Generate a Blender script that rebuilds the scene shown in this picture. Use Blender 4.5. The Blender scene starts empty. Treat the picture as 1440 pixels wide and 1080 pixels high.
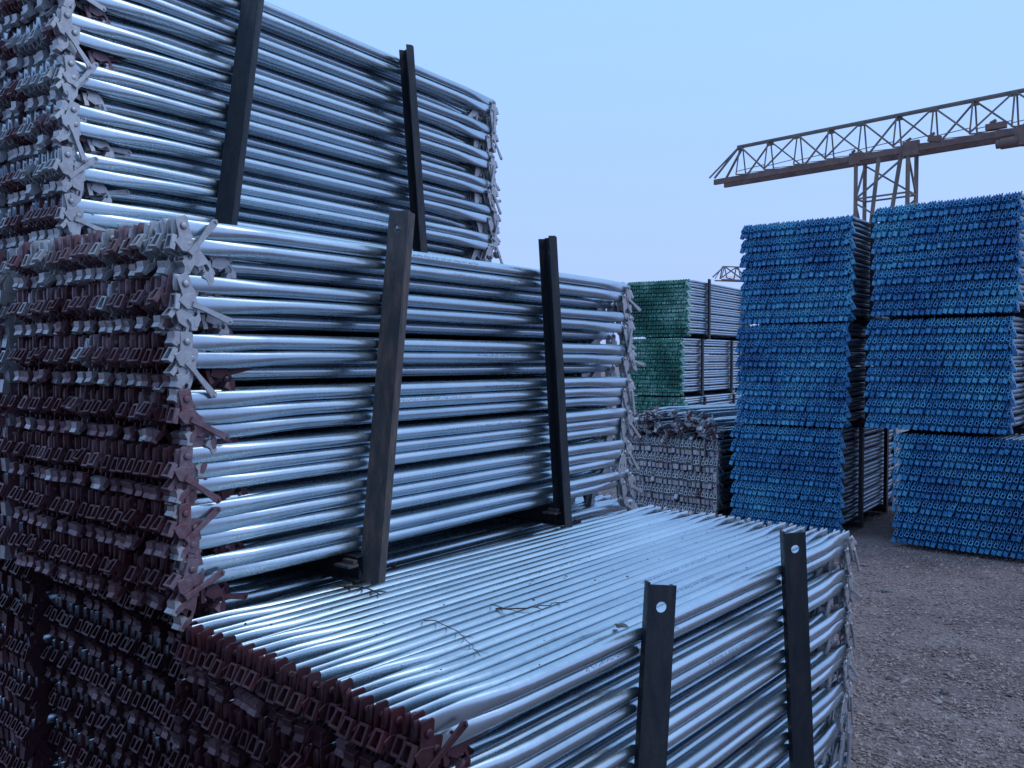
import bpy, bmesh, math, random
import numpy as np
from mathutils import Matrix, Vector, noise as mnoise
random.seed(11); np.random.seed(11)
S = bpy.context.scene
COL = S.collection
EYE = 1.71
FPX = 1184.0

# ------------------------------------------------------------------ camera
cam = bpy.data.cameras.new('camera'); co = bpy.data.objects.new('camera', cam); COL.objects.link(co)
cam.sensor_width = 36; cam.lens = 36*FPX/1440; cam.clip_start = .05; cam.clip_end = 2000
co.location = (0, 0, EYE); co.rotation_euler = (math.radians(90-1.71), 0, 0)
S.camera = co
def px(p):
    x, y, z = p[0], p[1], p[2]-EYE
    t = .0298; yc = y*math.cos(t)-z*math.sin(t); zc = y*math.sin(t)+z*math.cos(t)
    if yc < .05: return (-9999, -9999, yc)
    return (720+FPX*x/yc, 540-FPX*zc/yc, yc)

# ------------------------------------------------------------------ materials
def newmat(name):
    m = bpy.data.materials.new(name); m.use_nodes = True
    return m, m.node_tree, m.node_tree.nodes['Principled BSDF']
def N(t, k, **kw):
    n = t.nodes.new(k)
    for a, b in kw.items():
        if a in n.inputs: n.inputs[a].default_value = b
        else: setattr(n, a, b)
    return n
def noise_tex(t, scale, vec=None, detail=4, rough=.6, sc=None):
    n = N(t, 'ShaderNodeTexNoise'); n.inputs['Scale'].default_value = scale
    n.inputs['Detail'].default_value = detail; n.inputs['Roughness'].default_value = rough
    if vec is None:
        g = t.nodes.get('geo') or N(t, 'ShaderNodeNewGeometry'); g.name = 'geo'; vec = g.outputs['Position']
    if sc:
        mp = N(t, 'ShaderNodeMapping'); mp.inputs['Scale'].default_value = sc; t.links.new(vec, mp.inputs['Vector']); vec = mp.outputs['Vector']
    t.links.new(vec, n.inputs['Vector']); return n
def ramp(t, fac, stops):
    r = N(t, 'ShaderNodeValToRGB'); e = r.color_ramp.elements
    while len(e) < len(stops): e.new(.5)
    for k, (p, c) in enumerate(stops):
        e[k].position = p; e[k].color = (*c, 1) if len(c) == 3 else c
    t.links.new(fac, r.inputs['Fac']); return r
def bump(t, b, fac, strength, dist=.002):
    n = N(t, 'ShaderNodeBump'); n.inputs['Strength'].default_value = strength; n.inputs['Distance'].default_value = dist
    t.links.new(fac, n.inputs['Height']); t.links.new(n.outputs['Normal'], b.inputs['Normal']); return n
def obj_rand(t):
    return N(t, 'ShaderNodeObjectInfo').outputs['Random']

def zinc(name, base, r0, r1, metal=.93):
    m, t, b = newmat(name)
    n1 = noise_tex(t, 4, detail=4); n2 = noise_tex(t, 60, detail=3)
    mx = N(t, 'ShaderNodeMix'); mx.data_type = 'FLOAT'; mx.inputs[0].default_value = .3
    t.links.new(n1.outputs['Fac'], mx.inputs[2]); t.links.new(n2.outputs['Fac'], mx.inputs[3])
    c = ramp(t, mx.outputs[0], [(.3, [v*.86 for v in base]), (.5, base), (.72, [min(1, v*1.08) for v in base])])
    n3 = noise_tex(t, 35, detail=6, rough=.75)          # scattered stains
    r3 = ramp(t, n3.outputs['Fac'], [(.64, (0, 0, 0)), (.74, (.3, .3, .3))])
    m2 = N(t, 'ShaderNodeMix'); m2.data_type = 'RGBA'
    t.links.new(r3.outputs['Color'], m2.inputs[0]); t.links.new(c.outputs['Color'], m2.inputs[6]); m2.inputs[7].default_value = (base[0]*.6, base[1]*.62, base[2]*.66, 1)
    rv = ramp(t, obj_rand(t), [(0, (.74, .77, .8)), (.5, (.94, .94, .95)), (1, (1, 1, 1))])   # each tube dulled differently
    m3 = N(t, 'ShaderNodeMix'); m3.data_type = 'RGBA'; m3.blend_type = 'MULTIPLY'; m3.inputs[0].default_value = 1
    t.links.new(m2.outputs[2], m3.inputs[6]); t.links.new(rv.outputs['Color'], m3.inputs[7])
    t.links.new(m3.outputs[2], b.inputs['Base Color'])
    b.inputs['Metallic'].default_value = metal
    rr = N(t, 'ShaderNodeMapRange'); rr.inputs['From Min'].default_value = .3; rr.inputs['From Max'].default_value = .7
    rr.inputs['To Min'].default_value = r0; rr.inputs['To Max'].default_value = r1
    t.links.new(mx.outputs[0], rr.inputs['Value']); t.links.new(rr.outputs['Result'], b.inputs['Roughness'])
    n4 = noise_tex(t, 14, detail=1); bump(t, b, n4.outputs['Fac'], .05, .002)
    return m
M = {}
M['tube'] = zinc('galvanised_tube', (.5, .6, .68), .2, .34)
M['tube_dull'] = zinc('galvanised_tube_weathered', (.5, .54, .55), .3, .48)

def cast(name, grey, rust, lo, hi, metal=.55, rough=.5):
    m, t, b = newmat(name)
    n1 = noise_tex(t, 5, detail=4); n2 = noise_tex(t, 70, detail=4)
    mx = N(t, 'ShaderNodeMix'); mx.data_type = 'FLOAT'; mx.inputs[0].default_value = .45
    t.links.new(n1.outputs['Fac'], mx.inputs[2]); t.links.new(n2.outputs['Fac'], mx.inputs[3])
    c = ramp(t, mx.outputs[0], [(lo, grey), (hi, rust)])
    t.links.new(c.outputs['Color'], b.inputs['Base Color'])
    b.inputs['Metallic'].default_value = metal; b.inputs['Roughness'].default_value = rough
    bump(t, b, n2.outputs['Fac'], .3, .002)
    return m
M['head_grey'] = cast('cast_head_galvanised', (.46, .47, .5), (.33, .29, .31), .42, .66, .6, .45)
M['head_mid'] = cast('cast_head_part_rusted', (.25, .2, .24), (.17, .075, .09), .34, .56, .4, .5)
M['head_dark'] = cast('cast_head_dark_rust', (.07, .03, .04), (.05, .01, .017), .34, .58, .25, .5)  # rust tone darkened further, painting in the shade of the low left ends
M['head_rust'] = cast('cast_head_rusted', (.1, .042, .055), (.075, .014, .022), .34, .58, .25, .5)  # rust tone with the shade of the left end faces put into it

def paint(name, c0, c1, c2, rough=.42):
    m, t, b = newmat(name)
    n1 = noise_tex(t, 2.0, detail=3); n2 = noise_tex(t, 24, detail=1)
    mx = N(t, 'ShaderNodeMix'); mx.data_type = 'FLOAT'; mx.inputs[0].default_value = .42
    t.links.new(n1.outputs['Fac'], mx.inputs[2]); t.links.new(n2.outputs['Fac'], mx.inputs[3])
    c = ramp(t, mx.outputs[0], [(.38, c0), (.5, c1), (.64, c2)])
    n3 = noise_tex(t, 110, detail=4, rough=.7)          # chips down to zinc and primer
    r3 = ramp(t, n3.outputs['Fac'], [(.65, (0, 0, 0)), (.7, (.8, .8, .8))])
    m2 = N(t, 'ShaderNodeMix'); m2.data_type = 'RGBA'
    t.links.new(r3.outputs['Color'], m2.inputs[0]); t.links.new(c.outputs['Color'], m2.inputs[6]); m2.inputs[7].default_value = (.4, .5, .55, 1)
    t.links.new(m2.outputs[2], b.inputs['Base Color'])
    b.inputs['Roughness'].default_value = rough
    return m
M['tube_dark'] = zinc('galvanised_tube_dark', (.2, .26, .34), .3, .45)  # zinc base darkened to paint in the shade between the blue piles
M['blue'] = paint('blue_paint', (.014, .1, .28), (.035, .225, .46), (.1, .42, .6))
M['green'] = paint('green_paint', (.01, .085, .07), (.04, .24, .17), (.34, .58, .52))

m, t, b = newmat('painted_steel_post')
n1 = noise_tex(t, 14, sc=(3, 3, .5), detail=6, rough=.7); n2 = noise_tex(t, 90, detail=4)
c = ramp(t, n1.outputs['Fac'], [(.35, (.014, .019, .027)), (.55, (.028, .032, .04)), (.7, (.06, .042, .04))])
t.links.new(c.outputs['Color'], b.inputs['Base Color']); b.inputs['Metallic'].default_value = .3
rr = ramp(t, n2.outputs['Fac'], [(.3, (.4, .4, .4)), (.7, (.65, .65, .65))]); t.links.new(rr.outputs['Color'], b.inputs['Roughness'])
bump(t, b, n2.outputs['Fac'], .35, .002); M['post'] = m
m, t, b = newmat('rusty_steel_post')
n1 = noise_tex(t, 16, sc=(3, 3, .6), detail=6, rough=.7); n2 = noise_tex(t, 90, detail=4)
c = ramp(t, n1.outputs['Fac'], [(.3, (.035, .042, .052)), (.5, (.085, .07, .07)), (.68, (.16, .11, .09))])
t.links.new(c.outputs['Color'], b.inputs['Base Color']); b.inputs['Metallic'].default_value = .25; b.inputs['Roughness'].default_value = .6
bump(t, b, n2.outputs['Fac'], .5, .002); M['post_rust'] = m
m, t, b = newmat('ink_print'); b.inputs['Base Color'].default_value = (.04, .05, .08, 1); b.inputs['Roughness'].default_value = .6; M['ink'] = m
m, t, b = newmat('crane_steel')
n1 = noise_tex(t, 1.5, detail=6, rough=.7)
c = ramp(t, n1.outputs['Fac'], [(.35, (.12, .105, .1)), (.6, (.22, .175, .14))])
t.links.new(c.outputs['Color'], b.inputs['Base Color']); b.inputs['Roughness'].default_value = .7; M['crane'] = m
m, t, b = newmat('crane_rust')
n1 = noise_tex(t, 2.5, detail=6, rough=.7)
c = ramp(t, n1.outputs['Fac'], [(.35, (.12, .072, .072)), (.6, (.2, .12, .1))])
t.links.new(c.outputs['Color'], b.inputs['Base Color']); b.inputs['Roughness'].default_value = .75; M['crane_rust'] = m
m, t, b = newmat('dry_twig'); b.inputs['Base Color'].default_value = (.07, .06, .05, 1); b.inputs['Roughness'].default_value = .9; M['twig'] = m
m, t, b = newmat('dead_leaf'); b.inputs['Base Color'].default_value = (.12, .09, .06, 1); b.inputs['Roughness'].default_value = .9; M['leaf'] = m
m, t, b = newmat('mortar_lump')
n1 = noise_tex(t, 60, detail=5); c = ramp(t, n1.outputs['Fac'], [(.3, (.08, .075, .07)), (.7, (.22, .2, .19))])
t.links.new(c.outputs['Color'], b.inputs['Base Color']); b.inputs['Roughness'].default_value = .95; M['lump'] = m

# ground
m, t, b = newmat('gravel_earth')
n0 = noise_tex(t, 1.2, detail=5); n1 = noise_tex(t, 55, detail=8, rough=.75)
v = N(t, 'ShaderNodeTexVoronoi'); v.inputs['Scale'].default_value = 48
t.links.new(t.nodes['geo'].outputs['Position'], v.inputs['Vector'])
mx = N(t, 'ShaderNodeMix'); mx.data_type = 'FLOAT'; mx.inputs[0].default_value = .4
t.links.new(n0.outputs['Fac'], mx.inputs[2]); t.links.new(n1.outputs['Fac'], mx.inputs[3])
c = ramp(t, mx.outputs[0], [(.36, (.13, .088, .088)), (.5, (.25, .18, .18)), (.64, (.37, .29, .285))])
t.links.new(c.outputs['Color'], b.inputs['Base Color']); b.inputs['Roughness'].default_value = .95
ad = N(t, 'ShaderNodeMath', operation='ADD'); t.links.new(v.outputs['Distance'], ad.inputs[0]); t.links.new(n1.outputs['Fac'], ad.inputs[1])
bump(t, b, ad.outputs[0], 1.0, .02); M['ground'] = m
m, t, b = newmat('gravel_stone')
n1 = noise_tex(t, 31, detail=2)
c = ramp(t, n1.outputs['Fac'], [(.3, (.1, .066, .064)), (.5, (.26, .185, .175)), (.7, (.4, .31, .3))])
t.links.new(c.outputs['Color'], b.inputs['Base Color']); b.inputs['Roughness'].default_value = .9; M['stone'] = m

# ------------------------------------------------------------------ geometry helpers
class G:                                   # raw geometry: verts, faces, material index, smooth
    def __init__(s): s.v = []; s.f = []; s.m = []; s.s = []
    def add(s, v, f, m=0, sm=False):
        o = len(s.v); s.v += [tuple(p) for p in v]
        s.f += [tuple(i+o for i in q) for q in f]; s.m += [m]*len(f); s.s += [sm]*len(f); return s
    def join(s, g, mat=None, m=None):
        vs = [tuple(mat @ Vector(p)) for p in g.v] if mat else g.v
        o = len(s.v); s.v += vs; s.f += [tuple(i+o for i in q) for q in g.f]
        s.m += (g.m if m is None else [m]*len(g.f)); s.s += g.s; return s
    def mesh(s, name, mats, bevel=0):
        me = bpy.data.meshes.new(name); me.from_pydata(s.v, [], s.f)
        for mm in mats: me.materials.append(mm)
        me.polygons.foreach_set('material_index', s.m); me.polygons.foreach_set('use_smooth', s.s)
        if bevel:
            bm = bmesh.new(); bm.from_mesh(me)
            bmesh.ops.recalc_face_normals(bm, faces=bm.faces)
            ed = [e for e in bm.edges if len(e.link_faces) == 2 and e.calc_face_angle(0) > .6]
            bmesh.ops.bevel(bm, geom=ed, offset=bevel, segments=1, affect='EDGES', clamp_overlap=True)
            bm.to_mesh(me); bm.free()
        me.update(); return me
def box(x0, x1, y0, y1, z0, z1):
    return [(x0,y0,z0),(x1,y0,z0),(x1,y1,z0),(x0,y1,z0),(x0,y0,z1),(x1,y0,z1),(x1,y1,z1),(x0,y1,z1)], \
        [(0,3,2,1),(4,5,6,7),(0,1,5,4),(1,2,6,5),(2,3,7,6),(3,0,4,7)]
def prism(poly, y0, y1):                   # polygon in xz, extruded along y
    n = len(poly); v = [(x, y0, z) for x, z in poly]+[(x, y1, z) for x, z in poly]
    return v, [tuple(range(n)), tuple(range(2*n-1, n-1, -1))]+[(i, i+n, (i+1) % n+n, (i+1) % n) for i in range(n)]
def ringframe(w, h, d, tw, th):            # rectangular ring facing x
    o = [(-w/2,-h/2),(w/2,-h/2),(w/2*.8,h/2),(-w/2*.8,h/2)]; i = [(-w/2+tw,-h/2+th),(w/2-tw,-h/2+th),(w/2*.8-tw,h/2-th),(-w/2*.8+tw,h/2-th)]
    v = [(-d/2,a,b) for a,b in o]+[(-d/2,a,b) for a,b in i]+[(d/2,a,b) for a,b in o]+[(d/2,a,b) for a,b in i]
    f = []
    for k in range(4):
        j = (k+1) % 4
        f += [(k,j,4+j,4+k),(8+j,8+k,12+k,12+j),(j,k,8+k,8+j),(4+k,4+j,12+j,12+k)]
    return v, f
def cyl(p, q, r, n=12, r2=None, cap=True):
    p = Vector(p); q = Vector(q); d = (q-p).normalized(); a = d.orthogonal().normalized(); b_ = d.cross(a)
    r2 = r if r2 is None else r2
    v = [tuple(p+(a*math.cos(t_)+b_*math.sin(t_))*r) for t_ in [2*math.pi*k/n for k in range(n)]]
    v += [tuple(q+(a*math.cos(t_)+b_*math.sin(t_))*r2) for t_ in [2*math.pi*k/n for k in range(n)]]
    f = [(k, (k+1) % n, (k+1) % n+n, k+n) for k in range(n)]
    if cap: f += [tuple(range(n-1, -1, -1)), tuple(range(n, 2*n))]
    return v, f
def bar(g, p, q, w, h, m=0):               # square bar between points
    p = Vector(p); q = Vector(q); d = (q-p); L_ = d.length; d.normalize()
    up = Vector((0,0,1)) if abs(d.z) < .95 else Vector((1,0,0))
    s_ = d.cross(up).normalized(); u_ = s_.cross(d)
    v = [tuple(e+s_*a*w/2+u_*c_*h/2) for e in (p, q) for a, c_ in ((-1,-1),(1,-1),(1,1),(-1,1))]
    g.add(v, [(0,1,2,3),(7,6,5,4),(0,4,5,1),(1,5,6,2),(2,6,7,3),(3,7,4,0)], m)
def obj(name, me, parent=None, mat=None):
    o = bpy.data.objects.new(name, me); COL.objects.link(o)
    if parent: o.parent = parent
    if mat is not None: o.matrix_local = mat
    return o
def tag(o, label=None, cat=None, group=None, kind=None):
    if label: o['label'] = label
    if cat: o['category'] = cat
    if group: o['group'] = group
    if kind: o['kind'] = kind
    return o

# ------------------------------------------------------------------ brace templates (local +x along the tube, tip at x=0)
L = 2.30; R = .0209
LK = [L, L-.17, L-.2, L-.05]
def tube_geo(seg, hi, var=0, kk=0):
    rnd = random.Random(5+var); L = LK[kk]
    dz = [-.004, -.009, .001][var % 3]; dy = [.003, -.002, .005][var % 3]; n0 = [.14, .2, .17][var % 3]
    prof = [(0,.0045,.021,dz,dy),(n0*.45,.005,.0215,dz,dy),(n0*.75,.008,.0225,dz*.9,dy*.9),(n0*1.1,.0135,.0222,dz*.6,dy*.6),(n0*1.45,.0185,.0216,dz*.25,dy*.25),(n0*1.9,R,R,0,0)]
    if not hi: prof = [prof[0], prof[2], prof[5]]
    else: prof = [prof[0], (.014, .0047, .0212, dz, dy)]+prof[1:]
    P = prof+[(L-a, b_, c_, d_, e_) for a, b_, c_, d_, e_ in reversed(prof)]
    if hi:                                  # a slight bow makes reflections wander
        mid = []
        for k in range(1, 8):
            mid.append((n0*1.9+(L-3.8*n0)*k/8, R, R, rnd.uniform(-.0003, .0003), rnd.uniform(-.0003, .0003)))
        P = P[:len(prof)]+mid+P[len(prof):]
    v = []; f = []
    for x, ry, rz, zo, yo in P:
        for k in range(seg):
            a = 2*math.pi*(k+.5)/seg; v.append((x, yo+ry*math.cos(a), zo+rz*math.sin(a)))
    for i in range(len(P)-1):
        for k in range(seg):
            j = (k+1) % seg; f.append((i*seg+k, i*seg+j, (i+1)*seg+j, (i+1)*seg+k))
    g = G(); g.add(v, f, 0, True)
    for q in range(seg*(1 if hi else 0)): g.m[q] = 1
    o = (len(P)-1)*seg
    g.add([], []); g.f += [tuple(range(seg-1, -1, -1)), tuple(o+k for k in range(seg))]; g.m += [1, 0]; g.s += [False, False]
    return g
def head_geo(hi, var=0):                   # pivot (rivet) at the origin, jaws hang towards -z and face -x
    g = G()
    ear = [(-.018,.02),(-.014,.025),(.012,.026),(.017,.02),(.016,-.014),(.021,-.03),(.016,-.033),(-.02,-.03),(-.018,-.012)]
    if not hi: ear = [(-.02,.028),(.018,.028),(.024,-.032),(-.022,-.03)]
    g.add(*prism(ear, -.0155, -.0112)); g.add(*prism([(x*.9, min(z, .004)) for x, z in ear if z < .027 or not hi][:] if hi else [(-.018,.004),(.016,.004),(.02,-.03),(-.02,-.03)], .0115, .0165))
    ck = [(-.018,-.024),(.014,-.028),(.014,-.06),(.006,-.098),(-.01,-.114),(-.02,-.108),(-.012,-.09),(.002,-.082),(.003,-.068),(-.02,-.06),(-.034,-.034)]
    if not hi: ck = [(-.02,-.02),(.016,-.026),(-.008,-.118),(-.03,-.05)]
    g.add(*prism(ck, -.0172, -.0118)); g.add(*prism(ck, .0112, .0168))
    # upper jaw: open rectangular loop
    rf = ringframe(.033, .04, .014, .0055, .006)
    mt = Matrix.Translation((-.036, 0, -.034)) @ Matrix.Rotation(.5, 4, 'Y')
    g.join(G().add(*rf), mt)
    # lower jaw: solid curved shoe
    if hi: shoe = [(-.028,-.084),(-.012,-.08),(-.002,-.088),(-.004,-.106),(-.014,-.12),(-.030,-.114),(-.024,-.1)]
    else: shoe = [(-.034,-.076),(-.006,-.078),(-.012,-.122),(-.032,-.118)]
    g.add(*prism(shoe, -.0165, .0165), 1)
    if hi:
        for s_ in (-1, 1):
            v, f = cyl((0, s_*.0165, 0), (0, s_*.0215, 0), .0105, 12, .0065); g.add(v, f, 0, True)
    else: g.add(*cyl((0, -.0165, 0), (0, -.021, 0), .009, 6, .006))
    return g
def wedge_geo(hi):                          # pinned near the origin, blade along -z
    p = [(-.008,.014),(.008,.015),(.0065,-.03),(.011,-.1),(.002,-.108),(-.008,-.102),(-.0055,-.02)]
    if not hi: p = [(-.012,.02),(.012,.02),(.012,-.095),(-.009,-.095)]
    g = G(); g.add(*prism(p, -.003, .003))
    if hi: v, f = cyl((.001,-.0075,-.1), (.001,.0075,-.1), .004, 8); g.add(v, f)
    return g
TUBE = {(k, v_): tube_geo(20, True, v_, k) for v_ in range(3) for k in range(4)}
HEAD = head_geo(True); WEDGE = wedge_geo(True)
TUBE_L = {(k, v_): tube_geo(10, False, v_, k) for v_ in range(3) for k in range(4)}; HEAD_L = head_geo(False); WEDGE_L = wedge_geo(False)
ME = {}
def tube_mesh(k, v_, hk):
    if ('tube', k, v_, hk) not in ME: ME['tube', k, v_, hk] = TUBE[k, v_].mesh('brace_tube', [M['tube'], M[hk]])
    return ME['tube', k, v_, hk]
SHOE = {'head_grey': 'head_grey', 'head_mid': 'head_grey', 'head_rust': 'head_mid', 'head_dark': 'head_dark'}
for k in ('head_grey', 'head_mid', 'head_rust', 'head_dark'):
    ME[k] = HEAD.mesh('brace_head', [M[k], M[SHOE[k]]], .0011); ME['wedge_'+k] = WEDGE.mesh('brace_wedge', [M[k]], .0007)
def bevelled(me):
    g = G(); g.v = [tuple(v.co) for v in me.vertices]; g.f = [tuple(p.vertices) for p in me.polygons]; g.m = [0]*len(g.f); g.s = [p.use_smooth for p in me.polygons]; return g
HEAD_B = HEAD

# stamped print: small strokes lying on the tube
def print_geo(seed, ang):
    rnd = random.Random(seed); g = G(); x = .0
    while x < .42:
        if rnd.random() < .14: x += .005; continue
        for k in range(rnd.choice((2, 3, 3))):
            xo = x+rnd.uniform(0, .0035); zz = rnd.uniform(-.0028, .0028); w = rnd.choice((.0008, .0035)); h = .005 if w < .001 else .0009
            pts = []
            for (a, b_) in ((0, -h/2), (w, -h/2), (w, h/2), (0, h/2)):
                th = ang+(zz+b_)/R; rr_ = R+.00035
                pts.append((xo+a, -rr_*math.cos(th), rr_*math.sin(th)))
            g.add(pts, [(0,1,2,3)])
        x += .0062
    return g

# batched merge for the crowd of braces
class Batch:
    def __init__(s): s.V = []; s.F = {3: [], 4: [], 0: []}; s.parts = []; s.n = 0
    def add(s, g, mat, m):
        if not hasattr(g, 'np'):
            g.np = (np.array(g.v), np.concatenate([np.array(f) for f in g.f]), np.array([len(f) for f in g.f]), np.array(g.s), np.array(g.m))
        v, lo, ln, sm, gm = g.np; mt = np.array(mat)
        mi = np.array(m)[gm] if isinstance(m, tuple) else np.full(len(ln), m)
        s.V.append(v @ mt[:3, :3].T + mt[:3, 3]); s.parts.append((lo+s.n, ln, mi, sm)); s.n += len(v)
    def build(s, name, mats):
        V = np.concatenate(s.V); lo = np.concatenate([p[0] for p in s.parts]); ln = np.concatenate([p[1] for p in s.parts])
        mi = np.concatenate([p[2] for p in s.parts]); sm = np.concatenate([p[3] for p in s.parts])
        me = bpy.data.meshes.new(name); me.vertices.add(len(V)); me.vertices.foreach_set('co', V.ravel())
        me.loops.add(len(lo)); me.loops.foreach_set('vertex_index', lo.astype(np.int32))
        me.polygons.add(len(ln)); me.polygons.foreach_set('loop_start', np.concatenate([[0], np.cumsum(ln)[:-1]]).astype(np.int32))
        me.polygons.foreach_set('material_index', mi.astype(np.int32)); me.polygons.foreach_set('use_smooth', sm)
        for mm in mats: me.materials.append(mm)
        me.update(calc_edges=True); me.validate()
        return obj(name, me)

ORD = ['first','second','third','fourth','fifth','sixth','seventh','eighth','ninth','tenth','eleventh','twelfth','thirteenth','fourteenth','fifteenth','sixteenth','seventeenth','eighteenth','nineteenth','twentieth','twenty-first','twenty-second','twenty-third','twenty-fourth','twenty-fifth','twenty-sixth']

# ------------------------------------------------------------------ bundles
class Bundle:
    def __init__(s, name, X, Y, a, zb, bot=.085, ncol=21, nrow=20, pc=.0447, kind='zinc', cols=None, zs=1, hs=1, ls=1):
        s.name = name; s.a = a; s.zb = zb; s.ncol = ncol; s.nrow = nrow; s.pc = pc; s.kind = kind; s.zs = zs; s.hs = hs; s.ls = ls
        s.M = Matrix.Translation((X, Y, zb)) @ Matrix.Rotation(math.pi/2-a, 4, 'Z')   # +x along tubes, +y to the back
        s.top = bot+((nrow-1)*.0418+((nrow-1)//3)*.019)*zs+.0418
        s.cols = cols or range(ncol)
    def w(s, *p): return s.M @ Vector(p)
    def rowz(s, r): return s.top-.0209-(r*.0418+(r//3)*.019)*s.zs
    def braces(s):
        rnd = random.Random(hash_(s.name))
        for r in range(s.nrow):
            rj = rnd.uniform(-.004, .004)
            for c_ in s.cols:
                k = r % 3
                deep = k == 2 and s.kind == 'zinc' and s.name != 'small grey stack' and (s.name in ('low front stack', 'high rear stack') or r < 9)
                if deep and c_ == 1: continue
                x = [0, .085, .105][k]+rj+rnd.gauss(0, .006)
                y = R+c_*s.pc+rnd.uniform(-.0012, .0012)
                z = s.rowz(r)+rnd.uniform(-.0008, .0008)
                if c_ == 0:
                    y += [0, .006, .072 if deep else .012][k]+rnd.uniform(0, .008); x -= [0, .065, .075][k]
                tilt = rnd.gauss(0, .0006); yaw = rnd.gauss(0, .0006)
                if r == 0 and c_ > 0: z -= abs(rnd.gauss(0, .0012))
                m_ = s.M @ Matrix.Translation((x, y, z)) @ Matrix.Rotation(yaw, 4, 'Z') @ Matrix.Rotation(tilt, 4, 'Y') @ Matrix.Diagonal((s.ls, 1 if s.hs == 1 else s.hs*.97, s.hs, 1))
                roll = rnd.gauss(0, .05)
                if k == 0: hr = rnd.gauss(0, .09) if rnd.random() < .95 else rnd.uniform(-.8, .5); hr2 = rnd.gauss(.1, .2)
                elif k == 1: hr = -.75+rnd.gauss(0, .12); hr2 = rnd.gauss(-.5, .35)
                else: hr = -1.15+rnd.gauss(0, .15); hr2 = rnd.gauss(-.9, .3)
                edge = c_ == 0
                wn = (-1.1+rnd.gauss(0, .25)) if rnd.random() < .75 else -2.6+rnd.gauss(0, .2)
                wf = (-.1+rnd.gauss(0, .25)) if rnd.random() < .5 else .9+rnd.gauss(0, .25)
                if edge and k == 1: hr = rnd.choice((-.75, .05, .2, .15)); hr2 = rnd.choice((-.6, .1, .3))
                if edge and k == 0: wf = rnd.choice((.75, .2, 1.1, -.3))+rnd.gauss(0, .15); hr = rnd.gauss(-.05, .14)
                if edge: wn = (-2.7+rnd.gauss(0, .1)) if k else rnd.choice((-.85, -1.1, -.7, -1.3, -2.2))+rnd.gauss(0, .08)
                if edge and k == 2: hr = rnd.choice((-.3, .2)); hr2 = -.2
                if r == 0 and c_: wn = -1.1+rnd.gauss(0, .1)
                yield dict(b=s, r=r, c=c_, k=k, edge=1 if edge and k == 0 else 0, roll=roll if not edge else 0, li=(0 if k == 0 else 3) if edge else k, m=m_, hr=hr, hr2=hr2, wn=wn, wf=wf, var=rnd.choice((0, 1, 2, 0)), flip=rnd.random() < .5)
def hash_(n): return sum((i+1)*ord(ch) for i, ch in enumerate(n))
def mats_of(d):
    hn = Matrix.Translation((.022, .003, -.003)) @ Matrix.Rotation(d.get('roll', 0), 4, 'X') @ Matrix.Rotation(d['hr'], 4, 'Y')
    hf = Matrix.Translation((LK[d.get('li', d.get('k', 0))]-.022, .003, -.003)) @ Matrix.Rotation(math.pi, 4, 'Z') @ Matrix.Rotation(d['hr2'], 4, 'Y')
    eg = d.get('edge', 0)*.0205
    wn = Matrix.Translation((-.006+eg*.7, -eg, -.062)) @ Matrix.Rotation(d['wn'], 4, 'Y')
    wf = Matrix.Translation((-.006, eg, -.062)) @ Matrix.Rotation(d['wf'], 4, 'Y')
    return hn, hf, wn, wf

E_ = lambda b, dx=0, dy=0, dz=0: (b.w(dx, dy, 0).x, b.w(dx, dy, 0).y)
C = Bundle('low front stack', -.157, 1.534, .714, 0)
B = Bundle('middle stack', -.824, 2.089, .649, 1.031)
A = Bundle('high rear stack', -1.397, 2.663, .614, 2.066)
x_, y_ = E_(C, .12, 1.02); D = Bundle('dark bottom stack', x_, y_, .69, 0, ncol=22)
x_, y_ = E_(B, .02, 1.02); F1 = Bundle('hidden stack behind the middle stack', x_, y_, .649, 1.031, cols=list(range(0, 9)))
x_, y_ = E_(D, -.05, 1.0); F0 = Bundle('dark stack behind the bottom stack', x_, y_, .69, 0, cols=list(range(0, 12)))
H0 = Bundle('low stack left of the viewer', -2.62, -.45, .66, 0); H1_ = Bundle('upper stack left of the viewer', -2.6, -.45, .66, 1.031); H2_ = Bundle('top stack left of the viewer', -2.6, -.45, .66, 2.062)  # unseen stacks, added to block sky light from the left end faces
KS = [Bundle('stack behind the viewer %d' % k, -2.0, -2.35, .68, 1.031*k) for k in range(3)]  # also added out of view, to darken the end faces more
GR = Bundle('small grey stack', 2.2, 8.95, .74, .0, ncol=24, nrow=13, pc=.052, zs=1.22, hs=1.2)
zinc_b = [C, B, A, D, F1, F0, GR, H0, H1_, H2_]+KS
ALL = []
for bd in zinc_b:
    for d in bd.braces():
        r, c_ = d['r'], d['c']
        p = px(d['m'] @ Vector((0, 0, 0))); q = px(d['m'] @ Vector((L*.6, 0, 0)))
        inn = lambda p: -25 < p[0] < 1465 and -40 < p[1] < 1110
        far = 1
        size = 0
        if bd in (C, B, A) and (c_ == 0 or (bd is C and r == 0)) and (inn(p) or inn(q)): size = 9000-100*p[2]
        elif inn(p) and bd in (C, B, A):
            size = 1000/p[2]*(1 if d['k'] == 0 else .85 if d['k'] == 1 else .6)
        elif inn(p) and bd is D and d['k'] == 0: size = 500/p[2]
        d['size'] = size; ALL.append(d)
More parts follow.
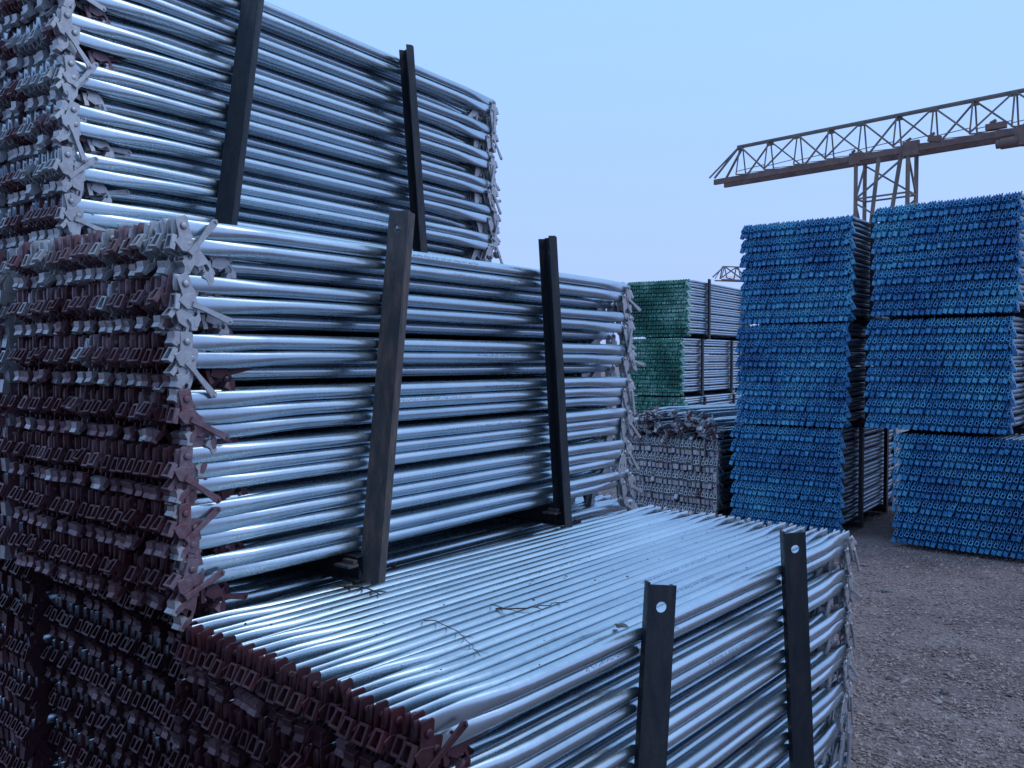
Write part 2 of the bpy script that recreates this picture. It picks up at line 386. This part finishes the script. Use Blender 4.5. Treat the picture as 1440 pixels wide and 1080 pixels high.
def head_kind(d):  # heads redden and darken by stack and row: rust plus painted shade
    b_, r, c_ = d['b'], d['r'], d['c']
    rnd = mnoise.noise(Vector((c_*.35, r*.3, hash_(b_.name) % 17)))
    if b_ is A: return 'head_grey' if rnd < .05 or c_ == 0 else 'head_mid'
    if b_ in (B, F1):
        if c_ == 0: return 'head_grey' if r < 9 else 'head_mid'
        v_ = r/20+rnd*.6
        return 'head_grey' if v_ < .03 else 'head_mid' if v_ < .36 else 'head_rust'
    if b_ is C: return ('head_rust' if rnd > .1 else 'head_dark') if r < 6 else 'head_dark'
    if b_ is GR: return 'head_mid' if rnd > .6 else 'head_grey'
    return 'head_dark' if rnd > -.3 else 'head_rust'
ALL.sort(key=lambda d: -d['size'])
IND = [d for d in ALL[:300] if d['size'] > 0]; REST = ALL[len(IND):]
coln = {'head_grey': 'pale grey', 'head_mid': 'brownish grey', 'head_rust': 'shade-toned rusty maroon', 'head_dark': 'shade-darkened rusty'}
for i, d in enumerate(IND):
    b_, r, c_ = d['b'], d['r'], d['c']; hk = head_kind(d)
    root = obj('scaffold_brace', None, None, d['m'])
    if b_ is C and r == 0:
        lab = f'silvery brace in top layer of low front stack, {ORD[c_]} from its front edge'
        grp = 'braces laid side by side on top of the low front stack'
    elif c_ == 0:
        lab = f'silvery brace on long side of {b_.name}, {ORD[r]} from its top'
        grp = f'braces along the long side of the {b_.name}'
    else:
        lab = f'{coln[hk]} brace in left end of {b_.name}, {ORD[r]} row, {ORD[c_]} from front'
        grp = f'brace ends in the left end of the {b_.name}'
    tag(root, lab, 'scaffold brace', grp)
    hn, hf, wn, wf = mats_of(d)
    tb = obj('tube', tube_mesh(d['li'], d['var'], hk), root)
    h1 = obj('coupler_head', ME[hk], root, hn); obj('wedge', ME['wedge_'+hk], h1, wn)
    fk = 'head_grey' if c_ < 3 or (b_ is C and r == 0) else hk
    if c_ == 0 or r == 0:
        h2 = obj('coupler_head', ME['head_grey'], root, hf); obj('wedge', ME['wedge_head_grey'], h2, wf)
    d['obj'] = root
ZM = ['tube', 'head_grey', 'head_mid', 'head_rust', 'head_dark']; zi = {k: i for i, k in enumerate(ZM)}
bt = Batch()
for d in REST:
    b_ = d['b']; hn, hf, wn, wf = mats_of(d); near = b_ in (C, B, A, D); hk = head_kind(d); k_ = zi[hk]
    edge = d['c'] == 0 or d['r'] == 0
    bt.add((TUBE if near and edge else TUBE_L)[d['li'], d['var']], d['m'], (0, k_))
    m1 = d['m'] @ hn
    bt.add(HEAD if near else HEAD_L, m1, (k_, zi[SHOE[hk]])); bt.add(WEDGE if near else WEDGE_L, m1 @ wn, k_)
    if d['c'] < 3 or d['r'] < 2 or b_ in (C, B, A):
        m2 = d['m'] @ hf; bt.add(HEAD_L, m2, (1, 1)); bt.add(WEDGE_L, m2 @ wf, 1)
# loose jumble on top of the small grey stack
rnd = random.Random(3)
for k in range(95):
    lx = rnd.uniform(-.12, .1); ly = rnd.uniform(0, GR.ncol*GR.pc); lz = GR.top+.03+rnd.random()**1.2*.36*(1-abs(ly/1.25-.45))
    mm = GR.M @ Matrix.Translation((lx, ly, lz)) @ Matrix.Rotation(rnd.gauss(0, .03), 4, 'Z') @ Matrix.Rotation(rnd.uniform(-.0, .03), 4, 'Y')@ Matrix.Rotation(rnd.uniform(-2, 2), 4, 'X')
    d = dict(hr=rnd.uniform(-2, 1.5), hr2=0, wn=rnd.uniform(-3, 3), wf=0); hn, hf, wn, wf = mats_of(d)
    bt.add(TUBE_L[0, 0], mm, (0, 1)); bt.add(HEAD_L, mm @ hn, (1+k % 2, 1)); bt.add(WEDGE_L, mm @ hn @ wn, 1)
o = bt.build('scaffold_braces', [M[k] for k in ZM])
tag(o, 'remaining silvery and shade-toned rusty braces of the galvanised stacks and added unseen shading stacks', 'scaffold braces', kind='stuff')

# printed lines on a few tubes
def find(b_, r, c_):
    for d in IND:
        if d['b'] is b_ and d['r'] == r and d['c'] == c_: return d.get('obj')
for q, (b_, r, c_, x0, an) in enumerate([(B,0,0,.75,.2),(B,1,0,1.0,.0),(B,7,0,1.15,.35),(B,9,0,1.2,-.1),(B,12,0,1.0,.1),(B,10,0,.7,.3),(A,1,0,.8,-.2),(A,10,0,1.0,-.3),(A,16,0,1.0,-.3),(C,0,2,.9,1.35),(C,0,5,1.1,1.2),(C,0,12,.8,1.2),(C,1,0,.5,.6),(C,4,0,1.1,.5)]):
    t_ = find(b_, r, c_)
    if t_: obj('printed_marking', print_geo(q, an).mesh('printed_marking', [M['ink']]), t_, Matrix.Translation((x0, 0, 0)))

# ------------------------------------------------------------------ painted-end bundles in the distance
def painted_template(var, full):
    g = G(); g.join(TUBE_L[var, var])
    hn, hf, wn, wf = mats_of(dict(k=var, roll=[.3, -.35, 0][var], hr=[0, -.2, -1.15][var], hr2=0, wn=[-1.2, -.6, -1.2][var], wf=.4))
    g.join(HEAD_L, hn, 1); g.join(WEDGE_L, hn @ wn, 1); g.join(HEAD_L, hf, 1)
    return g
PT = [painted_template(v_, True) for v_ in range(3)]
def painted(bundles, mkey, word, nind, kindname):
    mets = [PT[v_].mesh('%s_ended_brace' % word, [M['tube_dark' if word == 'blue' else 'tube'], M[mkey]]) for v_ in range(3)]
    lst = []
    for bd in bundles:
        for d in bd.braces():
            p = px(d['m'] @ Vector((0, 0, -.03)))
            # hidden behind the low front stack
            vis = -10 < p[0] < 1450 and -20 < p[1] < 1090
            if p[0] < 1210 and p[1] > 705+(p[0]-905)*.13: vis = False
            if word == 'green' and (p[0] < 900 or p[1] > 560): vis = False
            pen = 0 if d['k'] == 0 else .5
            d['size'] = (100/p[2]-pen*.4) if vis else 0
            lst.append(d)
    lst.sort(key=lambda d: -d['size'])
    bt = Batch(); done = 0; rnd_ = random.Random(6)
    for d in lst:
        b_ = d['b']; mm = d['m'] @ Matrix.Translation(([0, -.035, 0][d['k']], 0, 0)) @ Matrix.Rotation(random.gauss(0, .035), 4, 'X')
        if done < nind and d['size'] > 0:
            o = obj('%s_ended_brace' % word, mets[d['k'] if d['r'] < 19 else 2], None, mm); done += 1
            tag(o, f'{word} brace in {b_.name}, {ORD[d["r"]]} row, {ORD[d["c"]]} from right', 'scaffold brace', f'{word} ended braces of the {b_.name}')
        else:
            d2 = dict(d); d2['roll'] = [.3, -.35, 0][d['k']]; d2['hr'] = [0, -.2, -1.15][d['k'] if d['r'] < 19 else 2]+rnd_.gauss(0, .07); hn, hf, wn, wf = mats_of(d2)
            bt.add(TUBE_L[d['li'], d['var']], mm, (0, 1)); bt.add(HEAD_L, mm @ hn, (1, 1))
            if d['size'] > 0 or d['r'] < 2 or d['c'] < 2: bt.add(WEDGE_L, mm @ hn @ wn, 1)
            if d['c'] < 2 or d['r'] < 2 or d['c'] > b_.ncol-3: bt.add(HEAD_L, mm @ hf, (1, 1))
    o = bt.build('%s_ended_braces' % word, [M['tube_dark' if word == 'blue' else 'tube'], M[mkey]])
    tag(o, f'remaining {word} ended braces filling the {kindname}', 'scaffold braces', kind='stuff')
H1 = 1.036
blue = []
for nm, X, Y, a_, lv, nc in [('bottom bundle of right blue pile', 4.41, 6.9, .70, 0, 25), ('centre bundle of right blue pile', 4.22, 7.08, .71, 1, 25), ('top bundle of right blue pile', 4.24, 7.04, .73, 2, 25),
        ('bottom bundle of left blue pile', 3.17, 8.05, .64, 0, 23), ('centre bundle of left blue pile', 3.2, 8.0, .65, 1, 23), ('top bundle of left blue pile', 3.22, 7.98, .66, 2, 23)]:
    blue.append(Bundle(nm, X, Y, a_, lv*(H1 if 'right' in nm else 1.018), ncol=nc, bot=.088, pc=.0475, kind='blue'))
painted(blue, 'blue', 'blue', 300, 'blue piles')
green = []
for nm, X, Y, lv in [('bottom bundle of green pile', 3.0, 14.6, 0), ('centre bundle of green pile', 2.95, 14.6, 1), ('top bundle of green pile', 3.08, 14.75, 2)]:
    green.append(Bundle(nm, X, Y, .6, lv*H1, ncol=25, bot=.088, pc=.0475, kind='green', ls=1.45))
painted(green, 'green', 'green', 300, 'green pile')

# ------------------------------------------------------------------ stacking frames (two uprights on a cross beam)
def upright_geo(h, w=.072, fl=.036, th=.006, hole_z=None, r=.014):
    # web in the xz-plane facing -y, flanges towards +y
    g = G(); hz = h-.055 if hole_z is None else hole_z
    z0, z1 = hz-w/2, hz+min(w/2, h-hz-.004)
    g.add(*box(-w/2, w/2, 0, th, 0, z0)); g.add(*box(-w/2, w/2, 0, th, z1, h))
    n = 16; sq = []
    for k in range(n):
        a = 2*math.pi*k/n; c_, s_ = math.cos(a), math.sin(a); q = max(abs(c_), abs(s_))
        sq.append((c_/q*w/2, hz+(s_/q)*((z1-hz) if s_ > 0 else (hz-z0))))
    v = []
    for y in (0, th):
        v += [(x, y, z) for x, z in sq]+[(r*math.cos(2*math.pi*k/n), y, hz+r*math.sin(2*math.pi*k/n)) for k in range(n)]
    f = []
    for k in range(n):
        j = (k+1) % n
        f += [(k, j, n+j, n+k), (2*n+j, 2*n+k, 3*n+k, 3*n+j), (n+k, n+j, 3*n+j, 3*n+k)]
        f += [(j, k, 2*n+k, 2*n+j)]
    g.add(v, f)
    g.add(*box(-w/2-.0005, -w/2+th, th, fl, 0, h+.004)); g.add(*box(w/2-th, w/2+.0005, th, fl, 0, h-.003))
    return g
def frame(b_, s, face, lean, top_front, top_back, mat='post', label='', mat2=None, twist=0, proud=.04):
    # s: distance along tubes; face: yaw of the web normal in the bundle frame; lean: tilt towards +x at the top
    base = b_.w(s, 0, 0)
    root = obj('stacking_frame', None, None, b_.M @ Matrix.Translation((s, 0, 0)))
    tag(root, label, 'stacking frame', 'steel stacking frames holding the bundles')
    W = b_.ncol*b_.pc
    hf = b_.top+top_front
    wm = mat2 or mat
    m_ = Matrix.Translation((0, -proud, 0)) @ Matrix.Rotation(lean, 4, 'Y') @ Matrix.Rotation(face, 4, 'Z')
    obj('upright', upright_geo(hf).mesh('upright', [M[mat]]), root, m_)
    hb = b_.top+top_back
    m2 = Matrix.Translation((0, W+proud, 0)) @ Matrix.Rotation(math.pi+face, 4, 'Z')
    obj('upright', upright_geo(hb).mesh('upright', [M[mat]]), root, m2)
    g = G(); y0, y1 = -.02, W+.02
    g.add(*box(-.03, .03, y0, y1, .002, .008)); g.add(*box(-.003, .003, y0, y1, .0085, .076)); g.add(*box(-.03, .03, y0, y1, .0765, .082))
    obj('cross_beam', g.mesh('cross_beam', [M['post']], .001), root)
    g = G(); g.add(*box(-.075, -.034, -.035, .03, .055, .063)); g.add(*box(-.05, -.034, -.03, .02, .0635, .075))
    obj('gusset', g.mesh('gusset', [M['post_rust']], .001), root)
    return root
PI = math.pi
frame(C, .655, -.72, .1, .115, -.02, 'post', 'dark channel frame nearest the camera on the low front stack, hole at top')
frame(C, 1.73, -.8, -.12, .12, -.02, 'post', 'black channel frame at the far end of the low front stack')
frame(B, .59, -1.35, .12, .115, -.02, 'post_rust', 'rust streaked frame on middle stack standing on the low stack')
frame(B, 1.68, 1.25, -.1, .125, -.02, 'post', 'dark grooved frame toward the far end of the middle stack')
frame(A, .52, -1.2, .15, .2, .1, 'post', 'dark frame crossing the near half of the high rear stack')
frame(A, 1.66, 1.25, -.1, .04, .1, 'post', 'dark frame with notched top on far end of the high rear stack')
for b_, nm in ((D, 'dark bottom stack'),):
    for s, w_ in ((.66, 'near'), (1.72, 'far')):
        frame(b_, s, 0, 0, -.02, -.02, 'post', f'{w_} steel frame under the {nm} beneath the middle stack')
for b_ in (GR,)+tuple(blue)+tuple(green):
    for s, w_ in (((.93, 'near'), (2.9, 'far')) if b_ is green[2] else ((.6*b_.ls, 'near'), (1.65*b_.ls, 'far'))):
        frame(b_, s, 0, 0, .06 if b_ in (blue[5], green[2]) else -.01, .0, 'post', f'{w_} steel frame holding the {b_.name}')

# ------------------------------------------------------------------ gantry cranes
def girder(P0, P1, z0, npan, pan, h, nose, wd, parts, root, thick=1.0, leg_w=.05):
    d = Vector((P1[0]-P0[0], P1[1]-P0[1], 0)); Lg = d.length; d.normalize(); e = Vector((-d.y, d.x, 0))
    at = lambda s, o, z: Vector((P0[0], P0[1], 0))+d*s+e*o+Vector((0, 0, z))
    g = G()
    for o_ in (-wd, wd):
        bar(g, at(0, o_, z0+.13), at(Lg, o_, z0+.13), .13*thick, .21*thick)
    obj('bottom_beam', g.mesh('bottom_beam', [M['crane_rust']]), root)
    g = G(); top = z0+h
    for o_ in (-wd, wd):
        bar(g, at(nose, o_*.3, top), at(Lg, o_*.3, top), .06, .07)
        bar(g, at(0, o_, z0+.3), at(nose, o_*.3, top), .07, .07)
    obj('top_chord', g.mesh('top_chord', [M['crane']]), root)
    g = G()
    for k in range(npan):
        s = nose+k*pan
        for o_ in (-wd, wd):
            bar(g, at(s, o_, z0+.3), at(s, o_*.3, top), leg_w, leg_w)
            if k % 2 == (0 if o_ < 0 else 1):
                bar(g, at(s, o_*.3, top), at(s-pan, o_, z0+.34), leg_w*1.2, leg_w*1.2); bar(g, at(s, o_*.3, top), at(s+pan, o_, z0+.34), leg_w*1.2, leg_w*1.2)
                bar(g, at(s-.12, o_*.3, top-.06), at(s+.12, o_*.3, top-.06), .03, .2)
        bar(g, at(s, -wd*.3, top), at(s, wd*.3, top), leg_w, leg_w)
        bar(g, at(s, -wd, z0+.3), at(s+pan, wd, z0+.3), leg_w, leg_w)
        bar(g, at(s, -wd, z0+.42), at(s+pan, -wd, z0+.5), .025, .025); bar(g, at(s, wd, z0+.5), at(s+pan, wd, z0+.42), .025, .025)
    obj('lattice', g.mesh('lattice', [M['crane']]), root)
    return at
root = obj('gantry_crane', None, None, Matrix.Identity(4)); tag(root, 'brown lattice gantry crane rising behind the blue piles', 'gantry crane')
P0 = (8.72, 35.6); dv = Vector((8.3, -8.35)).normalized(); P1 = (8.72+dv.x*17.5, 35.6+dv.y*17.5)
Z0 = 7.22+EYE
at = girder(P0, P1, Z0, 13, 1.25, 1.5, 1.0, .4, None, root, 1, .045)
def leg(s0, wl, we, zt, name='leg'):
    g = G(); c4 = [(s0-wl, -we), (s0+wl, -we), (s0+wl, we), (s0-wl, we)]
    for (s, o_) in c4: bar(g, at(s, o_, 0), at(s, o_, zt), .11, .11)
    nb = 6; hz = zt/nb
    for k in range(nb):
        for i in range(4):
            a_, b2 = c4[i], c4[(i+1) % 4]
            bar(g, at(*a_, k*hz+.1), at(*b2, k*hz+.1), .06, .06)
            p, q = (a_, b2) if (k+i) % 2 else (b2, a_)
            bar(g, at(*p, k*hz+.1), at(*q, (k+1)*hz-.05), .06, .06)
    bar(g, at(s0-wl*.1, -we, zt), at(s0-wl*.45, -we, zt-3), .11, .11); bar(g, at(s0+wl*.75, -we, zt), at(s0+wl*.25, -we, zt-3), .11, .11)
    obj(name, g.mesh(name, [M['crane']]), root)
sL = 6.85
leg(sL, .92, .4, Z0+.04)
g = G()
obj_names = []
for p, q, w_, h_ in ((at(sL-1.15, -.42, Z0+.12), at(sL-.75, -.42, Z0+.12), .12, .42), (at(sL+.75, -.42, Z0+.15), at(sL+1.3, -.42, Z0+.15), .12, .5), (at(sL+1.6, -.42, Z0+.38), at(sL+2.0, -.42, Z0+.3), .16, .2), (at(sL+3.4, -.42, Z0+.4), at(sL+4.0, -.42, Z0+.4), .2, .2)):
    g = G(); bar(g, p, q, w_, h_); bar(g, p+(q-p)*.2+Vector((0,0,h_*.5+.02)), p+(q-p)*.5+Vector((0,0,h_*.5+.1)), w_*.5, .08)
    obj('bogie', g.mesh('bogie', [M['crane_rust']]), root)
g = G(); v, f = cyl(at(10.75, -.6, Z0-.25), at(11.4, -.6, Z0-.25), .18, 14); g.add(v, f, 0, True); v, f = cyl(at(10.62, -.6, Z0-.25), at(10.76, -.6, Z0-.25), .14, 14); g.add(v, f)
bar(g, at(11.35, -.6, Z0-.4), at(11.35, -.6, Z0+.1), .3, .3)
obj('hoist_motor', g.mesh('hoist_motor', [M['crane_rust']]), root)
root = obj('gantry_crane', None, None, Matrix.Identity(4)); tag(root, 'tiny distant lattice gantry beam between the green and blue piles', 'gantry crane')
at = girder((20.5, 84), (44, 92), 9.0+EYE-1.3, 14, 1.6, 1.5, .6, .6, None, root, .6, .09)
g = G()
for s in (9, 11): bar(g, at(s, -.6, 0), at(s, -.6, 7.7+EYE), .25, .25)
obj('leg', g.mesh('leg', [M['crane']]), root)

# ------------------------------------------------------------------ twigs and bits on the low stack
def twig(pts, r, label, side=0, seed=0):
    rnd = random.Random(seed); g = G()
    P = [C.w(x, y, C.top+z) for x, y, z in pts]; Q = []
    for i in range(len(P)-1):
        for k in range(5):
            t_ = k/5; p = P[i].lerp(P[i+1], t_)+Vector((rnd.gauss(0, .0025), rnd.gauss(0, .0025), abs(rnd.gauss(0, .0012)))); Q.append(p)
    Q.append(P[-1])
    for i in range(len(Q)-1):
        rr_ = r*(1-.6*i/len(Q)); v, f = cyl(Q[i], Q[i+1], rr_, 6, rr_*.93); g.add(v, f, 0, True)
    for k in range(side):
        i = rnd.randrange(2, len(Q)-1); dd = (Q[i]-Q[i-1]).normalized(); sd = Vector((dd.y, -dd.x, .15))*rnd.choice((-1, 1, 1))
        e1 = Q[i]+(dd*.5+sd)*rnd.uniform(.015, .04); v, f = cyl(Q[i], e1, r*.5, 5, r*.2); g.add(v, f)
    base = P[0]
    o = obj('dry_twig', g.mesh('dry_twig', [M['twig']])); tag(o, label, 'twig', 'dry twigs lying on the low front stack')
def topat(u, v_):                          # photograph pixel -> local point on top of the low stack
    x = (u-720)/FPX; zc = -(v_-540)/FPX; t = .0298
    d = Vector((x, math.cos(t)+zc*math.sin(t), -math.sin(t)+zc*math.cos(t)))
    zt = C.zb+C.top; s = (zt-EYE)/d.z; P = Vector((0, 0, EYE))+d*s
    l = C.M.inverted() @ P; return (l.x, l.y, .003)
twig([topat(594, 873), topat(612, 876), topat(640, 888), topat(656, 902), topat(675, 924)], .0016, 'thin curved dry twig with hair-like side shoots on the tubes', 6, 1)
twig([topat(694, 858), topat(730, 858), topat(760, 855), topat(790, 849)], .0028, 'straight forked dry stalk lying across the tubes', 3, 2)
twig([topat(690, 852), topat(728, 862)], .0014, 'short fine stalk crossing under the straight forked one', 0, 4)
twig([topat(478, 826), topat(500, 826), topat(520, 830), topat(535, 838)], .004, 'knobbly dark twig near the rust streaked frame foot', 8, 3)
g = G(); rnd = random.Random(8)
for k in range(70):
    u_, w_ = rnd.uniform(.15, 2.1), rnd.uniform(.01, .75); p = C.w(u_, w_, C.top-.002+rnd.uniform(0, .002)); a = rnd.uniform(0, 6.3); s = rnd.uniform(.002, .006)
    e1 = Vector((math.cos(a), math.sin(a), rnd.uniform(-.3, .3)))*s; e2 = Vector((-math.sin(a), math.cos(a), rnd.uniform(-.3, .3)))*s*rnd.uniform(.3, .7)
    v = [p-e1, p-e2+Vector((0,0,s*.3)), p+e1, p+e2]; g.add(v+[q-Vector((0,0,.0008)) for q in v], [(0,1,2,3),(7,6,5,4),(0,4,5,1),(1,5,6,2),(2,6,7,3),(3,7,4,0)])
o = obj('leaf_litter', g.mesh('leaf_litter', [M['leaf']])); tag(o, 'tiny dark leaf crumbs scattered over the top tubes', 'leaf litter', kind='stuff')
def blob(name, loc, sc, mat, label, cat, seed):
    bm = bmesh.new(); bmesh.ops.create_icosphere(bm, subdivisions=3, radius=1)
    for v in bm.verts:
        n = mnoise.noise(v.co*1.3+Vector((seed, 0, 0)))*.5+mnoise.noise(v.co*3.5+Vector((seed, 5, 0)))*.22
        v.co *= 1+n; v.co = Vector((v.co.x*sc[0], v.co.y*sc[1], v.co.z*sc[2]))
    me = bpy.data.meshes.new(name); bm.to_mesh(me); bm.free(); me.materials.append(mat)
    o = obj(name, me, None, Matrix.Translation(loc)); tag(o, label, cat); return o
lx, ly, _ = topat(874, 882)
blob('mortar_lump', C.w(lx, ly, C.top+.004), (.016, .008, .005), M['lump'], 'small grey lump of mortar on the edge tube by the near post', 'lump', 3)

# ------------------------------------------------------------------ ground
def gz(x, y): return .012*mnoise.noise(Vector((x*.9, y*.9, 0)))+.006*mnoise.noise(Vector((x*4, y*4, 3)))
bm = bmesh.new()
xs = [-600, -60, -12, -6]+[-4+.2*k for k in range(76)]+[14, 30, 80, 600]
ys = [-300, -30, -6, -2]+[-1+.2*k for k in range(81)]+[18, 30, 80, 900]
vs = [[bm.verts.new((x, y, gz(x, y)-.012 if -4 <= x <= 12 and -2 <= y <= 16 else -.02)) for x in xs] for y in ys]
for j in range(len(ys)-1):
    for i in range(len(xs)-1): bm.faces.new((vs[j][i], vs[j][i+1], vs[j+1][i+1], vs[j+1][i]))
me = bpy.data.meshes.new('ground'); bm.to_mesh(me); bm.free(); me.materials.append(M['ground'])
for p in me.polygons: p.use_smooth = True
o = obj('ground', me); tag(o, kind='structure')
# loose stones
bm = bmesh.new(); bmesh.ops.create_icosphere(bm, subdivisions=1, radius=1); iv = [v.co.copy() for v in bm.verts]; fi = [tuple(v.index for v in f.verts) for f in bm.faces]; bm.free()
stones = []
rnd = random.Random(4)
for k in range(10):
    g = G(); g.add([v*rnd.uniform(.65, 1.15) for v in iv], fi); stones.append(g)
bt = Batch(); n = 0
while n < 62000:
    y = 2.2+5.6*rnd.random()**1.5; x = rnd.uniform(.38*y, .66*y)
    l = C.M.inverted() @ Vector((x, y, 0))
    if -.05 < l.x < L+.0 and l.y > -.03: continue
    s = .0028+.0095*rnd.random()**4
    if rnd.random() < .004: s *= 2.4
    m_ = Matrix.Translation((x, y, gz(x, y)-.012+s*.25)) @ Matrix.Rotation(rnd.uniform(0, 6.3), 4, 'Z') @ Matrix.Rotation(rnd.gauss(0, .35), 4, 'X') @ Matrix.Diagonal((s*rnd.uniform(.9, 1.7), s*rnd.uniform(.7, 1), s*rnd.uniform(.35, .75), 1))
    bt.add(stones[n % 10], m_, 0); n += 1
o = bt.build('gravel', [M['stone']]); tag(o, 'loose dark gravel covering the yard beside the low front stack', 'gravel', kind='stuff')
def groundat(u, v_):
    x = (u-720)/FPX; zc = -(v_-540)/FPX; t = .0298
    d = Vector((x, math.cos(t)+zc*math.sin(t), -math.sin(t)+zc*math.cos(t))); s = -EYE/d.z
    return Vector((0, 0, EYE))+d*s
blob('stone', groundat(1246, 831), (.05, .03, .014), M['lump'], 'flat pale stone lying alone between front stack and blue pile', 'stone', 7)
blob('stone', groundat(1328, 972), (.024, .018, .014), M['lump'], 'rounded grey stone in the middle of the gravel', 'stone', 9)
blob('stone', groundat(1252, 953), (.022, .02, .012), M['lump'], 'grey stone nearest the ends of the low front stack', 'stone', 12)
blob('stone', groundat(1420, 976), (.02, .015, .01), M['lump'], 'small pale stone near the right edge of the gravel', 'stone', 14)

# ------------------------------------------------------------------ world and sun
SUN_EL, SUN_AZ = math.radians(50), math.radians(100)      # azimuth clockwise from +y
w = bpy.data.worlds.new('World'); S.world = w; w.use_nodes = True; t = w.node_tree
bg = t.nodes['Background']
sky = N(t, 'ShaderNodeTexSky'); sky.sky_type = 'NISHITA'; sky.sun_disc = False; sky.sun_elevation = SUN_EL; sky.sun_rotation = SUN_AZ
sky.air_density = 1.6; sky.dust_density = 2.0; sky.ozone_density = 3
tc = N(t, 'ShaderNodeTexCoord'); sp = N(t, 'ShaderNodeSeparateXYZ'); t.links.new(tc.outputs['Generated'], sp.inputs[0])
cr = ramp(t, sp.outputs['Z'], [(0, (4.3, 5.8, 11.6)), (.1, (4.3, 6.2, 12.2)), (.42, (4.0, 7.0, 12.2)), (1, (5.4, 8.9, 12.8))])
for e_ in cr.color_ramp.elements: e_.color = tuple(v/14 for v in e_.color[:3])+(1,)
sc_ = N(t, 'ShaderNodeVectorMath', operation='SCALE'); sc_.inputs['Scale'].default_value = 14.0
t.links.new(cr.outputs['Color'], sc_.inputs[0])
mx = N(t, 'ShaderNodeMix'); mx.data_type = 'RGBA'; mx.inputs[0].default_value = .82
t.links.new(sky.outputs['Color'], mx.inputs[6]); t.links.new(sc_.outputs[0], mx.inputs[7])
t.links.new(mx.outputs[2], bg.inputs['Color']); bg.inputs['Strength'].default_value = .1
sun = bpy.data.lights.new('sun', 'SUN'); sun.energy = .6; sun.angle = math.radians(25); sun.color = (1, .97, .94)
so = bpy.data.objects.new('sun', sun); COL.objects.link(so)
dirv = Vector((math.sin(SUN_AZ)*math.cos(SUN_EL), math.cos(SUN_AZ)*math.cos(SUN_EL), math.sin(SUN_EL)))
so.rotation_euler = dirv.to_track_quat('Z', 'Y').to_euler()
S.view_settings.view_transform = 'Standard'; S.view_settings.look = 'None'; S.view_settings.exposure = .14; S.view_settings.gamma = 1
